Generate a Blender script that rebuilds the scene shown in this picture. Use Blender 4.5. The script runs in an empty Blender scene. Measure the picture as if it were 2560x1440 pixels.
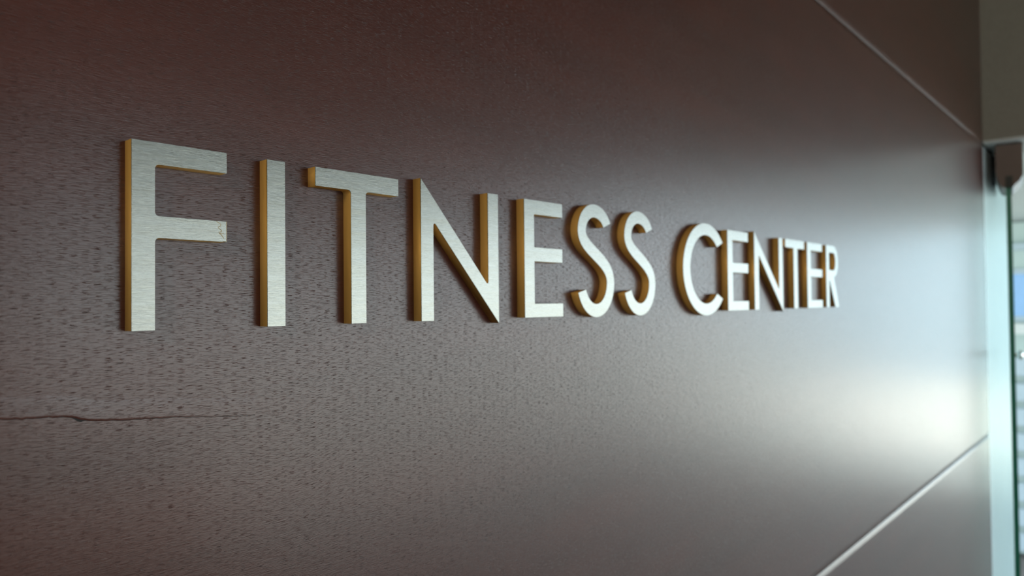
import bpy, bmesh, math, random
from mathutils import Vector, Matrix

sc = bpy.context.scene
COL = sc.collection
H = 0.0762            # cap height of the sign letters (3 in)
T = 0.0066            # letter thickness (1/4 in)
Z0 = 1.72             # height of the letters' baseline above the floor
END = 2.053           # where the timber wall ends
HEAD = Z0 + 0.388     # door head
rng = random.Random(7)

# ------------------------------------------------------------------ camera
yaw, pitch, roll, fpx = 0.729582424, 0.019720762, -0.00991331752, 1805.30245
Fw = Vector((math.cos(yaw) * math.cos(pitch), math.sin(yaw) * math.cos(pitch), math.sin(pitch)))
Rt = Fw.cross(Vector((0, 0, 1))).normalized()
Up = Rt.cross(Fw)
R2 = Rt * math.cos(roll) + Up * math.sin(roll)
U2 = Up * math.cos(roll) - Rt * math.sin(roll)
cam = bpy.data.cameras.new('camera')
camo = bpy.data.objects.new('camera', cam)
COL.objects.link(camo)
M = Matrix.Identity(4)
for i in range(3):
    M[i][0], M[i][1], M[i][2] = R2[i], U2[i], -Fw[i]
M[0][3], M[1][3], M[2][3] = 0.0, -0.307748, Z0 + 0.00994476
camo.matrix_world = M
cam.sensor_width = 36.0
cam.lens = 36.0 * fpx / 2560.0
cam.clip_start = 0.01
cam.clip_end = 300
cam.dof.use_dof = True
cam.dof.focus_distance = 0.335
cam.dof.aperture_fstop = 10.0
sc.camera = camo

# ------------------------------------------------------------------ sky, sun, exposure
world = bpy.data.worlds.new('sky')
sc.world = world
world.use_nodes = True
bg = world.node_tree.nodes['Background']
bg.inputs['Color'].default_value = (0.78, 0.93, 1.0, 1)
bg.inputs['Strength'].default_value = 1.0
sun = bpy.data.lights.new('sun', 'SUN')
sun.energy = 2.7
sun.angle = math.radians(1.0)
sun.color = (1.0, 0.97, 0.9)
suno = bpy.data.objects.new('sun', sun)
COL.objects.link(suno)
sdir = Vector((0.20, -0.78, -0.55)).normalized()     # the way its light travels
suno.rotation_euler = sdir.to_track_quat('-Z', 'Y').to_euler()
suno.location = (-10, 5, 12)

# unseen warm fill light, added to brighten the letters' gold sides
fill = bpy.data.lights.new('side_fill', 'POINT')
fill.energy = 6.5
fill.color = (1.0, 0.84, 0.62)
fill.shadow_soft_size = 0.12
fillo = bpy.data.objects.new('side_fill', fill)
COL.objects.link(fillo)
fillo.location = (-1.3, -0.9, 2.5)

sc.view_settings.view_transform = 'Standard'
sc.view_settings.look = 'None'
sc.view_settings.gamma = 1.0
sc.view_settings.use_curve_mapping = False
sc.view_settings.exposure = 2.2
sc.cycles.use_denoising = True
sc.cycles.max_bounces = 8
sc.cycles.sample_clamp_indirect = 8.0


# ------------------------------------------------------------------ helpers
def mat(name, color, rough=0.5, metal=0.0, ior=1.5):
    m = bpy.data.materials.new(name)
    m.use_nodes = True
    b = m.node_tree.nodes['Principled BSDF']
    b.inputs['Base Color'].default_value = (*color, 1)
    b.inputs['Roughness'].default_value = rough
    b.inputs['Metallic'].default_value = metal
    b.inputs['IOR'].default_value = ior
    return m, m.node_tree.nodes, m.node_tree.links, b


def mapping(n, l, scale, coord='Object', loc=(0, 0, 0)):
    tc = n.new('ShaderNodeTexCoord')
    mp = n.new('ShaderNodeMapping')
    mp.inputs['Scale'].default_value = scale
    mp.inputs['Location'].default_value = loc
    l.new(tc.outputs[coord], mp.inputs['Vector'])
    return mp.outputs['Vector']


def noise(n, l, vec, scale=1.0, detail=2.0, rough=0.5, dist=0.0):
    t = n.new('ShaderNodeTexNoise')
    t.inputs['Scale'].default_value = scale
    t.inputs['Detail'].default_value = detail
    t.inputs['Roughness'].default_value = rough
    t.inputs['Distortion'].default_value = dist
    l.new(vec, t.inputs['Vector'])
    return t.outputs['Fac']


def ramp(n, l, fac, stops):
    r = n.new('ShaderNodeValToRGB')
    e = r.color_ramp.elements
    while len(e) < len(stops):
        e.new(0.5)
    for k, (p, c) in enumerate(stops):
        e[k].position = p
        e[k].color = (*c, 1) if isinstance(c, tuple) else (c, c, c, 1)
    l.new(fac, r.inputs['Fac'])
    return r.outputs['Color']


def mix(n, l, fac, a, b, mode='MIX'):
    x = n.new('ShaderNodeMix')
    x.data_type = 'RGBA'
    x.blend_type = mode
    for k, v in ((0, fac), (6, a), (7, b)):
        if hasattr(v, 'links'):
            l.new(v, x.inputs[k])
        else:
            x.inputs[k].default_value = v
    return x.outputs[2]


def bump(n, l, height, strength, dist, prev=None):
    b = n.new('ShaderNodeBump')
    b.inputs['Strength'].default_value = strength
    b.inputs['Distance'].default_value = dist
    l.new(height, b.inputs['Height'])
    if prev is not None:
        l.new(prev, b.inputs['Normal'])
    return b.outputs['Normal']


def link(name, me, m=None, parent=None):
    o = bpy.data.objects.new(name, me)
    COL.objects.link(o)
    if m is not None and me is not None and not me.materials:
        me.materials.append(m)
    if parent is not None:
        o.parent = parent
    return o


def struct(o):
    o['kind'] = 'structure'
    return o


def tag(o, label, cat, group=None):
    o['label'] = label
    o['category'] = cat
    if group:
        o['group'] = group
    return o


def add_box(bm, x0, x1, y0, y1, z0, z1, bev=0.0):
    r = bmesh.ops.create_cube(bm, size=1.0)
    vs = r['verts']
    for v in vs:
        v.co = Vector(((x0 + x1) / 2 + v.co.x * (x1 - x0), (y0 + y1) / 2 + v.co.y * (y1 - y0), (z0 + z1) / 2 + v.co.z * (z1 - z0)))
    if bev > 0:
        es = list({e for v in vs for e in v.link_edges})
        bmesh.ops.bevel(bm, geom=es, offset=bev, segments=2, affect='EDGES', profile=0.5)


def box(name, x0, x1, y0, y1, z0, z1, m, parent=None, bev=0.0):
    bm = bmesh.new()
    add_box(bm, x0, x1, y0, y1, z0, z1, bev)
    me = bpy.data.meshes.new(name)
    bm.to_mesh(me)
    bm.free()
    return link(name, me, m, parent)


def mesh(name, bm, m, parent=None, smooth=False):
    me = bpy.data.meshes.new(name)
    bmesh.ops.recalc_face_normals(bm, faces=bm.faces)
    bm.to_mesh(me)
    bm.free()
    if smooth:
        for p in me.polygons:
            p.use_smooth = True
    return link(name, me, m, parent)


# ------------------------------------------------------------------ materials
def make_wood():
    m, n, l, b = mat('satin_walnut_veneer', (0.05, 0.022, 0.017), 0.3)
    # slow waves that bend the grain
    tc = n.new('ShaderNodeTexCoord')
    w = n.new('ShaderNodeTexNoise')
    w.inputs['Scale'].default_value = 9.0
    w.inputs['Detail'].default_value = 1.0
    l.new(tc.outputs['Object'], w.inputs['Vector'])
    off = n.new('ShaderNodeVectorMath'); off.operation = 'SUBTRACT'
    off.inputs[1].default_value = (0.5, 0.5, 0.5)
    l.new(w.outputs['Color'], off.inputs[0])
    sc_ = n.new('ShaderNodeVectorMath'); sc_.operation = 'MULTIPLY'
    sc_.inputs[1].default_value = (0.0, 0.0, 0.011)
    l.new(off.outputs[0], sc_.inputs[0])
    add = n.new('ShaderNodeVectorMath'); add.operation = 'ADD'
    l.new(tc.outputs['Object'], add.inputs[0]); l.new(sc_.outputs[0], add.inputs[1])

    def mapped(scale, loc=(0, 0, 0)):
        mp = n.new('ShaderNodeMapping')
        mp.inputs['Scale'].default_value = scale
        mp.inputs['Location'].default_value = loc
        l.new(add.outputs[0], mp.inputs['Vector'])
        return mp.outputs['Vector']
    pores = noise(n, l, mapped((250, 1, 4800)), 1.0, 2.0, 0.55)
    pore_mask = ramp(n, l, pores, [(0.32, 0.0), (0.42, 1.0)])
    fine = noise(n, l, mapped((130, 1, 3000), (3, 0, 5)), 1.0, 3.0, 0.6)
    broad = noise(n, l, mapped((3.0, 1, 26), (7, 0, 1)), 1.0, 4.0, 0.55)
    cloud = noise(n, l, mapped((9, 1, 13), (1, 0, 9)), 1.0, 2.0, 0.5)
    c = ramp(n, l, broad, [(0.30, (0.052, 0.0125, 0.0070)), (0.52, (0.065, 0.0160, 0.0095)), (0.75, (0.080, 0.0200, 0.0120))])
    c = mix(n, l, ramp(n, l, cloud, [(0.42, 0.0), (0.68, 0.5)]), c, (0.056, 0.019, 0.0145, 1))
    c = mix(n, l, ramp(n, l, pore_mask, [(0.0, 0.7), (1.0, 0.0)]), c, (0.012, 0.004, 0.003, 1))
    l.new(c, b.inputs['Base Color'])
    r = ramp(n, l, fine, [(0.3, 0.26), (0.7, 0.33)])
    l.new(r, b.inputs['Roughness'])
    n1 = bump(n, l, fine, 0.24, 0.00018)
    n2 = bump(n, l, pore_mask, 0.6, 0.0001, n1)
    l.new(n2, b.inputs['Normal'])
    b.inputs['IOR'].default_value = 1.48
    b.inputs['Coat Weight'].default_value = 0.5
    b.inputs['Coat Roughness'].default_value = 0.15
    b.inputs['Coat IOR'].default_value = 1.42
    l.new(n2, b.inputs['Coat Normal'])
    return m


def make_brushed():
    m, n, l, b = mat('brushed_champagne_metal', (0.45, 0.43, 0.36), 0.36, 1.0)
    v = mapping(n, l, (100, 1, 5200))
    s = noise(n, l, v, 1.0, 4.0, 0.65)
    v2 = mapping(n, l, (18, 1, 420), loc=(4, 0, 2))
    s2 = noise(n, l, v2, 1.0, 2.0, 0.5)
    c = ramp(n, l, s, [(0.32, (0.185, 0.188, 0.168)), (0.5, (0.235, 0.235, 0.212)), (0.68, (0.285, 0.285, 0.262))])
    c = mix(n, l, ramp(n, l, s2, [(0.4, 0.0), (0.75, 0.35)]), c, (0.22, 0.205, 0.155, 1))
    l.new(c, b.inputs['Base Color'])
    l.new(ramp(n, l, s, [(0.3, 0.20), (0.7, 0.32)]), b.inputs['Roughness'])
    b.inputs['Anisotropic'].default_value = 0.5
    b.inputs['Coat Weight'].default_value = 0.7
    b.inputs['Coat Roughness'].default_value = 0.22
    tg = n.new('ShaderNodeTangent')
    tg.direction_type = 'UV_MAP'
    tg.uv_map = 'UVMap'
    l.new(tg.outputs[0], b.inputs['Tangent'])
    l.new(bump(n, l, s, 0.35, 0.00012), b.inputs['Normal'])
    return m


def make_gold():
    m, n, l, b = mat('gold_anodised_edge', (0.66, 0.40, 0.11), 0.5, 0.4)
    s = noise(n, l, mapping(n, l, (600, 600, 60)), 1.0, 2.0, 0.5)
    l.new(ramp(n, l, s, [(0.3, (0.80, 0.46, 0.11)), (0.7, (0.86, 0.51, 0.13))]), b.inputs['Base Color'])
    l.new(bump(n, l, s, 0.12, 0.0001), b.inputs['Normal'])
    return m


def plain(name, color, rough, metal=0.0, grain=0.06, scale=14.0, bmp=0.0):
    m, n, l, b = mat(name, color, rough, metal)
    s = noise(n, l, mapping(n, l, (1, 1, 1)), scale, 4.0, 0.6)
    lo = tuple(max(0.0, c * (1 - grain)) for c in color)
    hi = tuple(min(1.0, c * (1 + grain)) for c in color)
    l.new(ramp(n, l, s, [(0.3, lo), (0.7, hi)]), b.inputs['Base Color'])
    if bmp:
        l.new(bump(n, l, s, 0.2, bmp), b.inputs['Normal'])
    return m


WOOD = make_wood()
FACE = make_brushed()
GOLD = make_gold()
DARKGAP = plain('dark_backing', (0.012, 0.010, 0.009), 0.8)
GREY = plain('grey_wall_paint', (0.30, 0.28, 0.24), 0.7, bmp=0.0006, scale=120)
WHITE = plain('white_satin_coating', (0.80, 0.93, 1.0), 0.30, grain=0.02)
SOFFIT = plain('pale_soffit_paint', (0.70, 0.74, 0.73), 0.5, grain=0.02)
PAINT = plain('warm_wall_paint', (0.50, 0.42, 0.33), 0.75, grain=0.03)
CEIL = plain('dull_ceiling_board', (0.12, 0.10, 0.085), 0.85, grain=0.04)
FLOOR = plain('taupe_floor_carpet', (0.05, 0.041, 0.035), 0.9, grain=0.2, scale=60)
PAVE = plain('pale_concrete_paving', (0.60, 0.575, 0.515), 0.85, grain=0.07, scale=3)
SHADEPAVE = plain('shade_toned_paving', (0.14, 0.13, 0.125), 0.85, grain=0.15, scale=5)  # dark tone paints in the shade on the ground outside the door
CANOPY = plain('pale_canopy_paint', (0.40, 0.45, 0.45), 0.8, grain=0.03)
PAVILION = plain('pale_green_wall', (0.48, 0.60, 0.58), 0.8, grain=0.04)
FITTING = plain('bronze_door_fitting', (0.085, 0.062, 0.055), 0.42, 0.3)
BLACK = plain('black_rubber_seal', (0.006, 0.012, 0.010), 0.5)
CHROME = plain('satin_pale_metal', (0.90, 0.96, 0.95), 0.16, 1.0, grain=0.02)
SLAT = plain('pale_slat_paint', (0.42, 0.53, 0.60), 0.5, grain=0.03)
RENDERED = plain('pale_green_render', (0.40, 0.50, 0.56), 0.8, grain=0.04)
BLUEGLASS = plain('blue_window_glass', (0.20, 0.42, 0.75), 0.12, grain=0.04)
STAIN = plain('rusty_stain', (0.40, 0.31, 0.17), 0.6, grain=0.2, scale=900)
GLASS, _n, _l, _b = mat('green_float_glass', (0.88, 0.98, 0.95), 0.02)
_b.inputs['Transmission Weight'].default_value = 1.0
_b.inputs['IOR'].default_value = 1.5
EDGE = plain('dark_green_glass_edge', (0.010, 0.17, 0.10), 0.4, grain=0.1, scale=20)

# ------------------------------------------------------------------ the sign wall
X_LEFT = -1.6
SEAM_U = Z0 + 5.005 * H
SEAM_L = Z0 - 4.185 * H
GAP = 0.0007
CH_W, CH_D = 0.0080, 0.0020
wall = struct(box('wall_left', X_LEFT, END, 0.02, 0.16, 0.0, 2.72, DARKGAP))


def panel(z0, z1):
    """A timber board with chamfered long edges, its face in the plane y = 0."""
    arcp = [(CH_D * (1 - k / 8) ** 1.6, CH_W * k / 8) for k in range(9)]
    prof = [(0.02, z0)] + [(y, z0 + d) for y, d in arcp] + [(y, z1 - d) for y, d in arcp[::-1]] + [(0.02, z1)]
    bm = bmesh.new()
    a = [bm.verts.new((X_LEFT, y, z)) for y, z in prof]
    b = [bm.verts.new((END, y, z)) for y, z in prof]
    for k in range(len(prof)):
        j = (k + 1) % len(prof)
        bm.faces.new((a[k], a[j], b[j], b[k]))
    bm.faces.new(a)
    bm.faces.new(list(reversed(b)))
    return mesh('wood_panel', bm, WOOD, wall)


panel(SEAM_L + GAP, SEAM_U - GAP)
panel(SEAM_U + GAP, 2.72)
panel(SEAM_L - 9.2 * H, SEAM_L - GAP)
panel(0.0, SEAM_L - 9.2 * H - 2 * GAP)

# the split in the veneer left of the sign: a lifted lip with a dark gap under it
CRACK = [(0.60, -0.398), (0.75, -0.396), (0.92, -0.394), (1.01, -0.403), (1.10, -0.406), (1.205, -0.417), (1.24, -0.424), (1.263, -0.436),
         (1.300, -0.447), (1.344, -0.453), (1.448, -0.464), (1.573, -0.473), (1.728, -0.483), (1.912, -0.505), (2.109, -0.522), (2.20, -0.526)]
pts = []
for k in range(len(CRACK) - 1):
    (xa, za), (xb, zb) = CRACK[k], CRACK[k + 1]
    nn = max(2, int((xb - xa) / 0.018))
    for j in range(nn):
        u = j / nn
        pts.append((xa + (xb - xa) * u, za + (zb - za) * u + rng.uniform(-0.0022, 0.0022)))
pts.append(CRACK[-1])
bm = bmesh.new()
prev = None
for x, z in pts:
    fade = max(0.02, min(1.0, (2.20 - x) / 0.75))
    bulge = 1.0 + 0.9 * math.exp(-((x - 1.30) / 0.09) ** 2)
    lift = 0.00010 * fade * bulge
    row = []
    for dz, k in ((0.0, 0.4), (0.0001, 0.9), (0.0009, 1.0), (0.0022, 0.75), (0.0045, 0.35), (0.008, 0.08), (0.011, -0.05)):
        row.append(bm.verts.new((x * H, -lift * k if k > 0 else 0.0003, Z0 + z * H + dz)))
    if prev:
        for k in range(len(row) - 1):
            bm.faces.new((prev[k], row[k], row[k + 1], prev[k + 1]))
    prev = row
lip = mesh('veneer_lip', bm, WOOD, wall, True)
lip['label'] = 'lifted veneer edge along a crack'
bm = bmesh.new()
prev = None
for x, z in pts:
    fade = max(0.05, min(1.0, (2.20 - x) / 0.75))
    w = 0.00005 + 0.00010 * fade + 0.0009 * math.exp(-((x - 1.252) / 0.022) ** 2)
    zz = Z0 + z * H
    row = [bm.verts.new((x * H, 0.0004, zz - w * 1.1)), bm.verts.new((x * H, -0.00005, zz - w)),
           bm.verts.new((x * H, -0.00005, zz + 0.0001)), bm.verts.new((x * H, 0.0004, zz + 0.0001))]
    if prev:
        for k in range(3):
            bm.faces.new((prev[k], row[k], row[k + 1], prev[k + 1]))
    prev = row
mesh('veneer_gap', bm, DARKGAP, wall)


# ------------------------------------------------------------------ the letters
def arc(cx, cy, rx, ry, a0, a1, n):
    return [(cx + rx * math.cos(math.radians(a0 + (a1 - a0) * k / n)), cy + ry * math.sin(math.radians(a0 + (a1 - a0) * k / n))) for k in range(n + 1)]


def rounded(poly, radii, n=5):
    """Round the corners of a polygon that have a radius (a milled inner corner)."""
    out = []
    N = len(poly)
    for k, p in enumerate(poly):
        r = radii.get(k, 0.0)
        if r <= 0:
            out.append(p)
            continue
        a, b = Vector(poly[k - 1]), Vector(poly[(k + 1) % N])
        p = Vector(p)
        u, v = (a - p).normalized(), (b - p).normalized()
        ang = u.angle(v)
        d = r / math.tan(ang / 2)
        c = p + (u + v).normalized() * (r / math.sin(ang / 2))
        s, e = p + u * d - c, p + v * d - c
        tot = s.angle_signed(e)
        for j in range(n + 1):
            t = -tot * j / n
            ct, st = math.cos(t), math.sin(t)
            q = Vector((s.x * ct - s.y * st, s.x * st + s.y * ct)) + c
            out.append((q.x, q.y))
    return out


def stroke(path, w, cut0=0.0, cut1=0.0):
    """Outline of a ribbon of width w along a path, its ends cut at an angle."""
    L, R = [], []
    n = len(path)
    for k in range(n):
        a = Vector(path[max(0, k - 1)]); b = Vector(path[min(n - 1, k + 1)])
        t = (b - a).normalized()
        nrm = Vector((-t.y, t.x))
        p = Vector(path[k])
        sh = 0.0
        if k == 0: sh = cut0
        if k == n - 1: sh = cut1
        L.append(tuple(p + nrm * w / 2 + t * sh * w / 2))
        R.append(tuple(p - nrm * w / 2 - t * sh * w / 2))
    return L + R[::-1]


def bez(p0, p1, p2, p3, n):
    o = []
    for k in range(n + 1):
        t = k / n; s = 1 - t
        o.append(tuple(s ** 3 * a + 3 * s * s * t * b + 3 * s * t * t * c + t ** 3 * d for a, b, c, d in zip(p0, p1, p2, p3)))
    return o


S = 0.118
RC = 0.022


def L_F(w):
    p = [(0, 0), (S, 0), (S, .490), (w, .490), (w, .607), (S, .607), (S, .882), (w, .882), (w, 1), (0, 1)]
    return [rounded(p, {2: RC, 5: RC, 6: RC})]


def L_E(w, s=S):
    p = [(0, 0), (w, 0), (w, .116), (s, .116), (s, .477), (w - .004, .477), (w - .004, .597), (s, .597), (s, .880), (w, .880), (w, 1), (0, 1)]
    return [rounded(p, {3: .008, 4: .008, 7: .008, 8: .008})]


def L_I(w):
    return [[(0, 0), (w, 0), (w, 1), (0, 1)]]


def L_T(w, s=S, xs=None):
    c = w / 2 if xs is None else xs
    p = [(c - s / 2, 0), (c + s / 2, 0), (c + s / 2, .880), (w, .880), (w, 1), (0, 1), (0, .880), (c - s / 2, .880)]
    return [rounded(p, {2: RC, 7: RC})]


def L_N(w, s=S):
    p = [(0, 0), (s, 0), (s, .735), (w, -.036), (w, 1), (w - s, 1), (w - s, .262), (0, 1.035)]
    return [rounded(p, {2: .013, 6: .013})]


def L_S():
    top = arc(.264, .785, .226, .200, 22, 90, 12) + arc(.264, .785, .198, .200, 90, 180, 14)[1:]
    mid = bez((.066, .785), (.066, .600), (.526, .545), (.526, .315), 24)
    bot = arc(.288, .315, .238, .271, 0, -161, 26)
    path = top + mid[1:] + bot[1:]
    return [stroke(path, .124, 0.10, 0.10)]


def L_C(w):
    k = w / .94
    o = arc(.553 * k, .495, .553 * k, .541, 38, 320, 56)
    i = arc(.553 * k, .495, .388 * k, .404, 315, 43, 48)
    return [o + i]


def L_R(w, s=S):
    b = w * .96
    r = (1 - .49) / 2
    cx = b - r * .82
    o = [(0, 0), (s, 0), (s, .475), (w * .99 - s * 1.22, 0), (w, 0), (w * .60, .495)]
    o += arc(cx, .745, b - cx, .255, -70, 90, 16) + [(0, 1)]
    hole = [(s, .600), (cx, .600)] + arc(cx, .7425, b - cx - .115 * w / .56, .1425, -80, 80, 12) + [(cx, .885), (s, .885)]
    return [o, hole]


def extrude2d(name, loops, y0, y1, bev):
    """A flat outline (in units of H) turned into a solid between the depths y0 and y1 off the wall."""
    cu = bpy.data.curves.new(name, 'CURVE')
    cu.dimensions = '2D'
    cu.fill_mode = 'BOTH'
    cu.extrude = (y1 - y0) / 2 - bev
    cu.bevel_depth = bev
    cu.bevel_resolution = 1
    cu.offset = -bev
    for loop in loops:
        sp = cu.splines.new('POLY')
        sp.points.add(len(loop) - 1)
        for k, (x, z) in enumerate(loop):
            sp.points[k].co = (x * H, z * H, 0, 1)
        sp.use_cyclic_u = True
    tmp = bpy.data.objects.new(name, cu)
    COL.objects.link(tmp)
    dg = bpy.context.evaluated_depsgraph_get()
    me = bpy.data.meshes.new_from_object(tmp.evaluated_get(dg))
    bpy.data.objects.remove(tmp)
    bpy.data.curves.remove(cu)
    me.name = name
    mid = (y0 + y1) / 2
    for v in me.vertices:
        x, y, z = v.co
        v.co = (x, -mid - z, y)
    me.materials.clear()
    uv = me.uv_layers.get('UVMap') or me.uv_layers.new(name='UVMap')
    for lp in me.loops:
        c = me.vertices[lp.vertex_index].co
        uv.data[lp.index].uv = (c.x, c.z)
    bm = bmesh.new(); bm.from_mesh(me)
    bmesh.ops.remove_doubles(bm, verts=bm.verts, dist=1e-6)
    bmesh.ops.recalc_face_normals(bm, faces=bm.faces)
    bm.to_mesh(me); bm.free()
    return me


def letter(x, loops, label):
    e = link('sign_letter', None)
    e.location = (x * H, 0, Z0)
    tag(e, label, 'letter', 'letters of the wall sign')
    body = link('metal_body', extrude2d('metal_body', loops, 0.0, T - 0.0004, 0.00004), GOLD, e)
    body['label'] = 'smooth gold edge of the letter'
    face = link('brushed_face', extrude2d('brushed_face', loops, T - 0.0004, T, 0.00005), FACE, e)
    face['label'] = 'pale brushed front face'
    return e, face


sign = [
    (1.470, L_F(.514), 'large brushed metal letter F, first of the sign, brown stain on its middle arm'),
    (2.235, L_I(.119), 'brushed metal letter I, one plain upright bar between F and T'),
    (2.567, L_T(.668, .120, .329), 'brushed metal letter T between the letters I and N of FITNESS'),
    (3.442, L_N(.818, .119), 'brushed metal letter N with sharp points between T and E of FITNESS'),
    (4.582, L_E(.520, .128), 'brushed metal letter E between N and the first S of FITNESS'),
    (5.329, L_S(), 'brushed metal letter S next to the E, first of the two'),
    (6.104, L_S(), 'brushed metal letter S that ends the word FITNESS'),
    (7.297, L_C(.940), 'blurred round metal letter C that starts the word CENTER'),
    (8.422, L_E(.600, .140), 'blurred metal letter E right after the C of CENTER'),
    (9.215, L_N(.965, .138), 'blurred metal letter N in the middle of the word CENTER'),
    (10.283, L_T(.735, .150, .385), 'blurred metal letter T in the word CENTER'),
    (11.140, L_E(.650, .150), 'blurred metal letter E between T and R of CENTER'),
    (11.980, L_R(.590, .135), 'small blurred metal letter R, last of the sign'),
]
first = None
for x, loops, label in sign:
    e, face = letter(x, loops, label)
    if first is None:
        first = e

# rust-brown mark at the end of the middle arm of the F
bm = bmesh.new()


def ribbon(bm, pl, w):
    prev = None
    for k, (x, z) in enumerate(pl):
        a = Vector(pl[max(0, k - 1)]); b = Vector(pl[min(len(pl) - 1, k + 1)])
        t = (b - a).normalized(); nn = Vector((-t.y, t.x)) * w
        row = []
        for s, y in ((-1, 0.0), (-0.5, 0.00003), (0.5, 0.00003), (1, 0.0)):
            row.append(bm.verts.new(((x + nn.x * s) * H, -T + 0.000005 - y, (z + nn.y * s) * H)))
        if prev:
            for j in range(3):
                bm.faces.new((prev[j], row[j], row[j + 1], prev[j + 1]))
        prev = row


ribbon(bm, [(.452, .604), (.466, .596), (.478, .590), (.477, .579), (.465, .575), (.463, .567), (.474, .560), (.484, .553)], .0022)
ribbon(bm, [(.484, .553), (.478, .545), (.466, .544), (.470, .536), (.480, .531), (.488, .520), (.496, .508)], .0026)
ribbon(bm, [(.470, .536), (.484, .537), (.496, .540)], .0016)
ribbon(bm, [(.5115, .606), (.5118, .58), (.5115, .55), (.512, .52), (.511, .492)], .0018)
ribbon(bm, [(.512, .492), (.506, .4925), (.499, .492), (.490, .4922)], .0015)
mesh('stain', bm, STAIN, first)['label'] = 'brown rusty stain'

# ------------------------------------------------------------------ room shell
XB, YR = -6.2, -4.3
struct(box('floor', XB - 0.2, END, YR, 0.16, -0.1, 0.0, FLOOR))
struct(box('ceiling', XB - 0.2, END + 0.22, YR - 0.2, 0.16, 2.72, 2.86, CEIL))
struct(box('wall_back', XB - 0.2, XB, YR, 0.16, 0.0, 2.72, PAINT))
struct(box('wall_rear', XB, X_LEFT, 0.0, 0.16, 0.0, 2.72, PAINT))
# long wall opposite the sign, with a window and added openings further left
SILL, WHEAD = 0.90, HEAD + 0.26
OPEN = [(-5.9, -1.0), (0.95, END)]
bm = bmesh.new()
xs = [XB] + [v for o in OPEN for v in o]
for k in range(0, len(xs) - 1, 2):
    add_box(bm, xs[k], xs[k + 1], YR - 0.2, YR, 0.0, 2.72)
for a, b in OPEN:
    add_box(bm, a, b, YR - 0.2, YR, 0.0, SILL)
    add_box(bm, a, b, YR - 0.2, YR, WHEAD, 2.72)
struct(mesh('wall_right', bm, PAINT))


def window(name, x0, x1):
    fr = struct(box(name, x0, x1, YR - 0.14, YR - 0.08, SILL, SILL + 0.05, CHROME))
    box('frame', x0, x0 + 0.05, YR - 0.14, YR - 0.08, SILL + 0.05, WHEAD, CHROME, fr)
    box('frame', x1 - 0.05, x1, YR - 0.14, YR - 0.08, SILL + 0.05, WHEAD, CHROME, fr)
    box('frame', x0 + 0.05, x1 - 0.05, YR - 0.14, YR - 0.08, WHEAD - 0.05, WHEAD, CHROME, fr)


window('window_1', 0.95, END - 0.02)
window('added_window_2', -5.9, -3.5)  # this opening and the next are added to light the gold letter sides
window('added_window_3', -3.4, -1.0)

# ------------------------------------------------------------------ the doorway at the wall's end
struct(box('wall_front', END, END + 0.21, YR - 0.2, 0.16, HEAD, 2.72, GREY))
struct(box('trim_1', END + 0.001, END + 0.212, YR, -0.001, HEAD - 0.006, HEAD - 0.0005, SOFFIT))
JAMB = END + 0.40
jamb = struct(box('trim_2', END + 0.004, JAMB, 0.003, 0.16, 0.0, HEAD - 0.008, WHITE, bev=0.002))
struct(box('trim_3', END + 0.215, JAMB, -0.02, 0.16, HEAD - 0.006, 2.72, GREY))


# open glass door, seen edge-on
def at(px, x):
    """y of the point at distance x along the wall that lies in the vertical plane of sight through column px."""
    a = yaw - math.atan((px - 1280) / fpx)
    return -0.307748 + x * math.tan(a)


DX = END + 0.05
dy0 = at(2527.5, DX)
dang = yaw - math.atan((2527.5 - 1280) / fpx) + math.radians(0.25)
door = link('door_1', None)
door['kind'] = 'structure'
door.location = (DX, dy0, 0)
door.rotation_euler = (0, 0, dang)
bm = bmesh.new()
add_box(bm, 0.004, 0.92, -0.0055, 0.0055, 0.02, HEAD - 0.02)
mesh('glass_leaf', bm, GLASS, door)
box('glass_edge', 0.0, 0.004, -0.0055, 0.0055, 0.02, HEAD - 0.02, EDGE, door)['label'] = 'dark green edge of the glass'
# top fitting that clamps the glass
prof = [(-0.025, 0.0), (-0.025, -0.072), (-0.021, -0.090), (-0.014, -0.104), (-0.009, -0.106), (0.009, -0.106), (0.013, -0.100), (0.022, -0.092), (0.0295, -0.078), (0.0295, 0.0)]
bm = bmesh.new()
A = [bm.verts.new((-0.012, -y, HEAD - 0.007 + z)) for y, z in prof]
B = [bm.verts.new((0.165, -y, HEAD - 0.007 + z)) for y, z in prof]
for k in range(len(prof)):
    j = (k + 1) % len(prof)
    bm.faces.new((A[k], A[j], B[j], B[k]))
bm.faces.new(A); bm.faces.new(B[::-1])
mesh('patch_fitting', bm, FITTING, door)['label'] = 'bronze clamp at the top of the glass'
box('seal', -0.0135, -0.012, -0.008, 0.006, HEAD - 0.115, HEAD - 0.086, BLACK, door)
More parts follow.
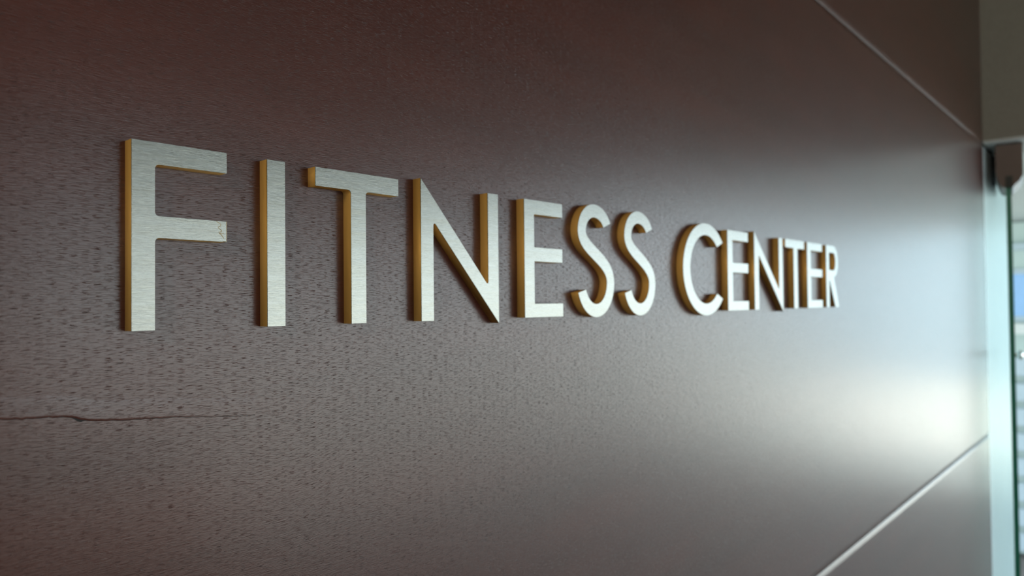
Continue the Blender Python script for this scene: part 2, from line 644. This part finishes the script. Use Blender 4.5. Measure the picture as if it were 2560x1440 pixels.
# added ball on the glass, standing in for an out-of-focus highlight
bm = bmesh.new()
bmesh.ops.create_uvsphere(bm, u_segments=24, v_segments=14, radius=0.012)
for v in bm.verts:
    v.co = Vector((v.co.x, v.co.y * 0.7, v.co.z))
bmesh.ops.create_cone(bm, segments=16, radius1=0.005, radius2=0.005, depth=0.012, matrix=Matrix.Translation((0, 0.0095, 0)) @ Matrix.Rotation(math.pi / 2, 4, 'X'), cap_ends=True)
kn = mesh('highlight_ball', bm, CHROME, door, True)
kn.location = (0.10, -0.0165, Z0 - 0.135)
kn['label'] = 'round pale ball standing in for a blurred highlight'

# ------------------------------------------------------------------ outside
struct(box('pavement', -40, 70, -60, 50, -0.25, -0.12, PAVE))

trim = struct(box('shade_canopy', END + 0.33, 9.0, -2.6, 5.5, 2.46, 2.62, CANOPY))  # canopy added and sized to darken the ground near the door
struct(box('shade_paving', END, 8.0, -5.0, 5.5, -0.2, -0.1, SHADEPAVE))  # added slab whose dark colour stands in for shade under the canopy
# slatted white screen beyond the door
scr = link('slat_screen', None)
scr.location = (6.2, at(2566, 6.2), -0.12)
scr.rotation_euler = (0, 0, 0.02)
tag(scr, 'pale slatted screen outside beyond the glass door edge', 'screen')
for k in range(8):
    box('slat', 0.0, 0.03, -0.25, 0.9, 0.06 + k * 0.176, 0.06 + k * 0.176 + 0.125, SLAT, scr, 0.004)
box('backing', 0.085, 0.10, -0.25, 0.9, 0.0, 1.46, PAVILION, scr)
for y in (-0.1, 0.72):
    box('post', 0.03, 0.08, y, y + 0.06, 0.0, 1.46, SLAT, scr)

# pale pavilion under the added canopy, with a blue window
PX = 8.4
pv = link('pavilion', None)
pv.location = (PX, 0.22, -0.12)
tag(pv, 'pale green pavilion with a blue window seen past the glass door edge', 'building')
box('wall', 0.0, 0.5, 0.0, 3.2, 0.0, 2.57, PAVILION, pv)
yw = at(2551, PX) - 0.22
wf = box('window_frame', -0.04, 0.0, yw - 0.20, yw + 0.16, 1.62, 2.12, SLAT, pv)
box('pane', -0.05, -0.04, yw - 0.15, yw + 0.11, 1.67, 2.07, BLUEGLASS, wf)
box('ledge', -0.09, 0.0, yw - 0.30, yw + 0.30, 1.50, 1.60, SOFFIT, pv)
box('cornice', -0.10, 0.0, 0.0, 3.2, 2.30, 2.36, SLAT, pv)

# hidden building beyond, its length and tone set for the sign wall's reflections
struct(box('wall_outside', 19.0, 24.0, -7.2, 7.0, -0.12, 5.1, RENDERED))
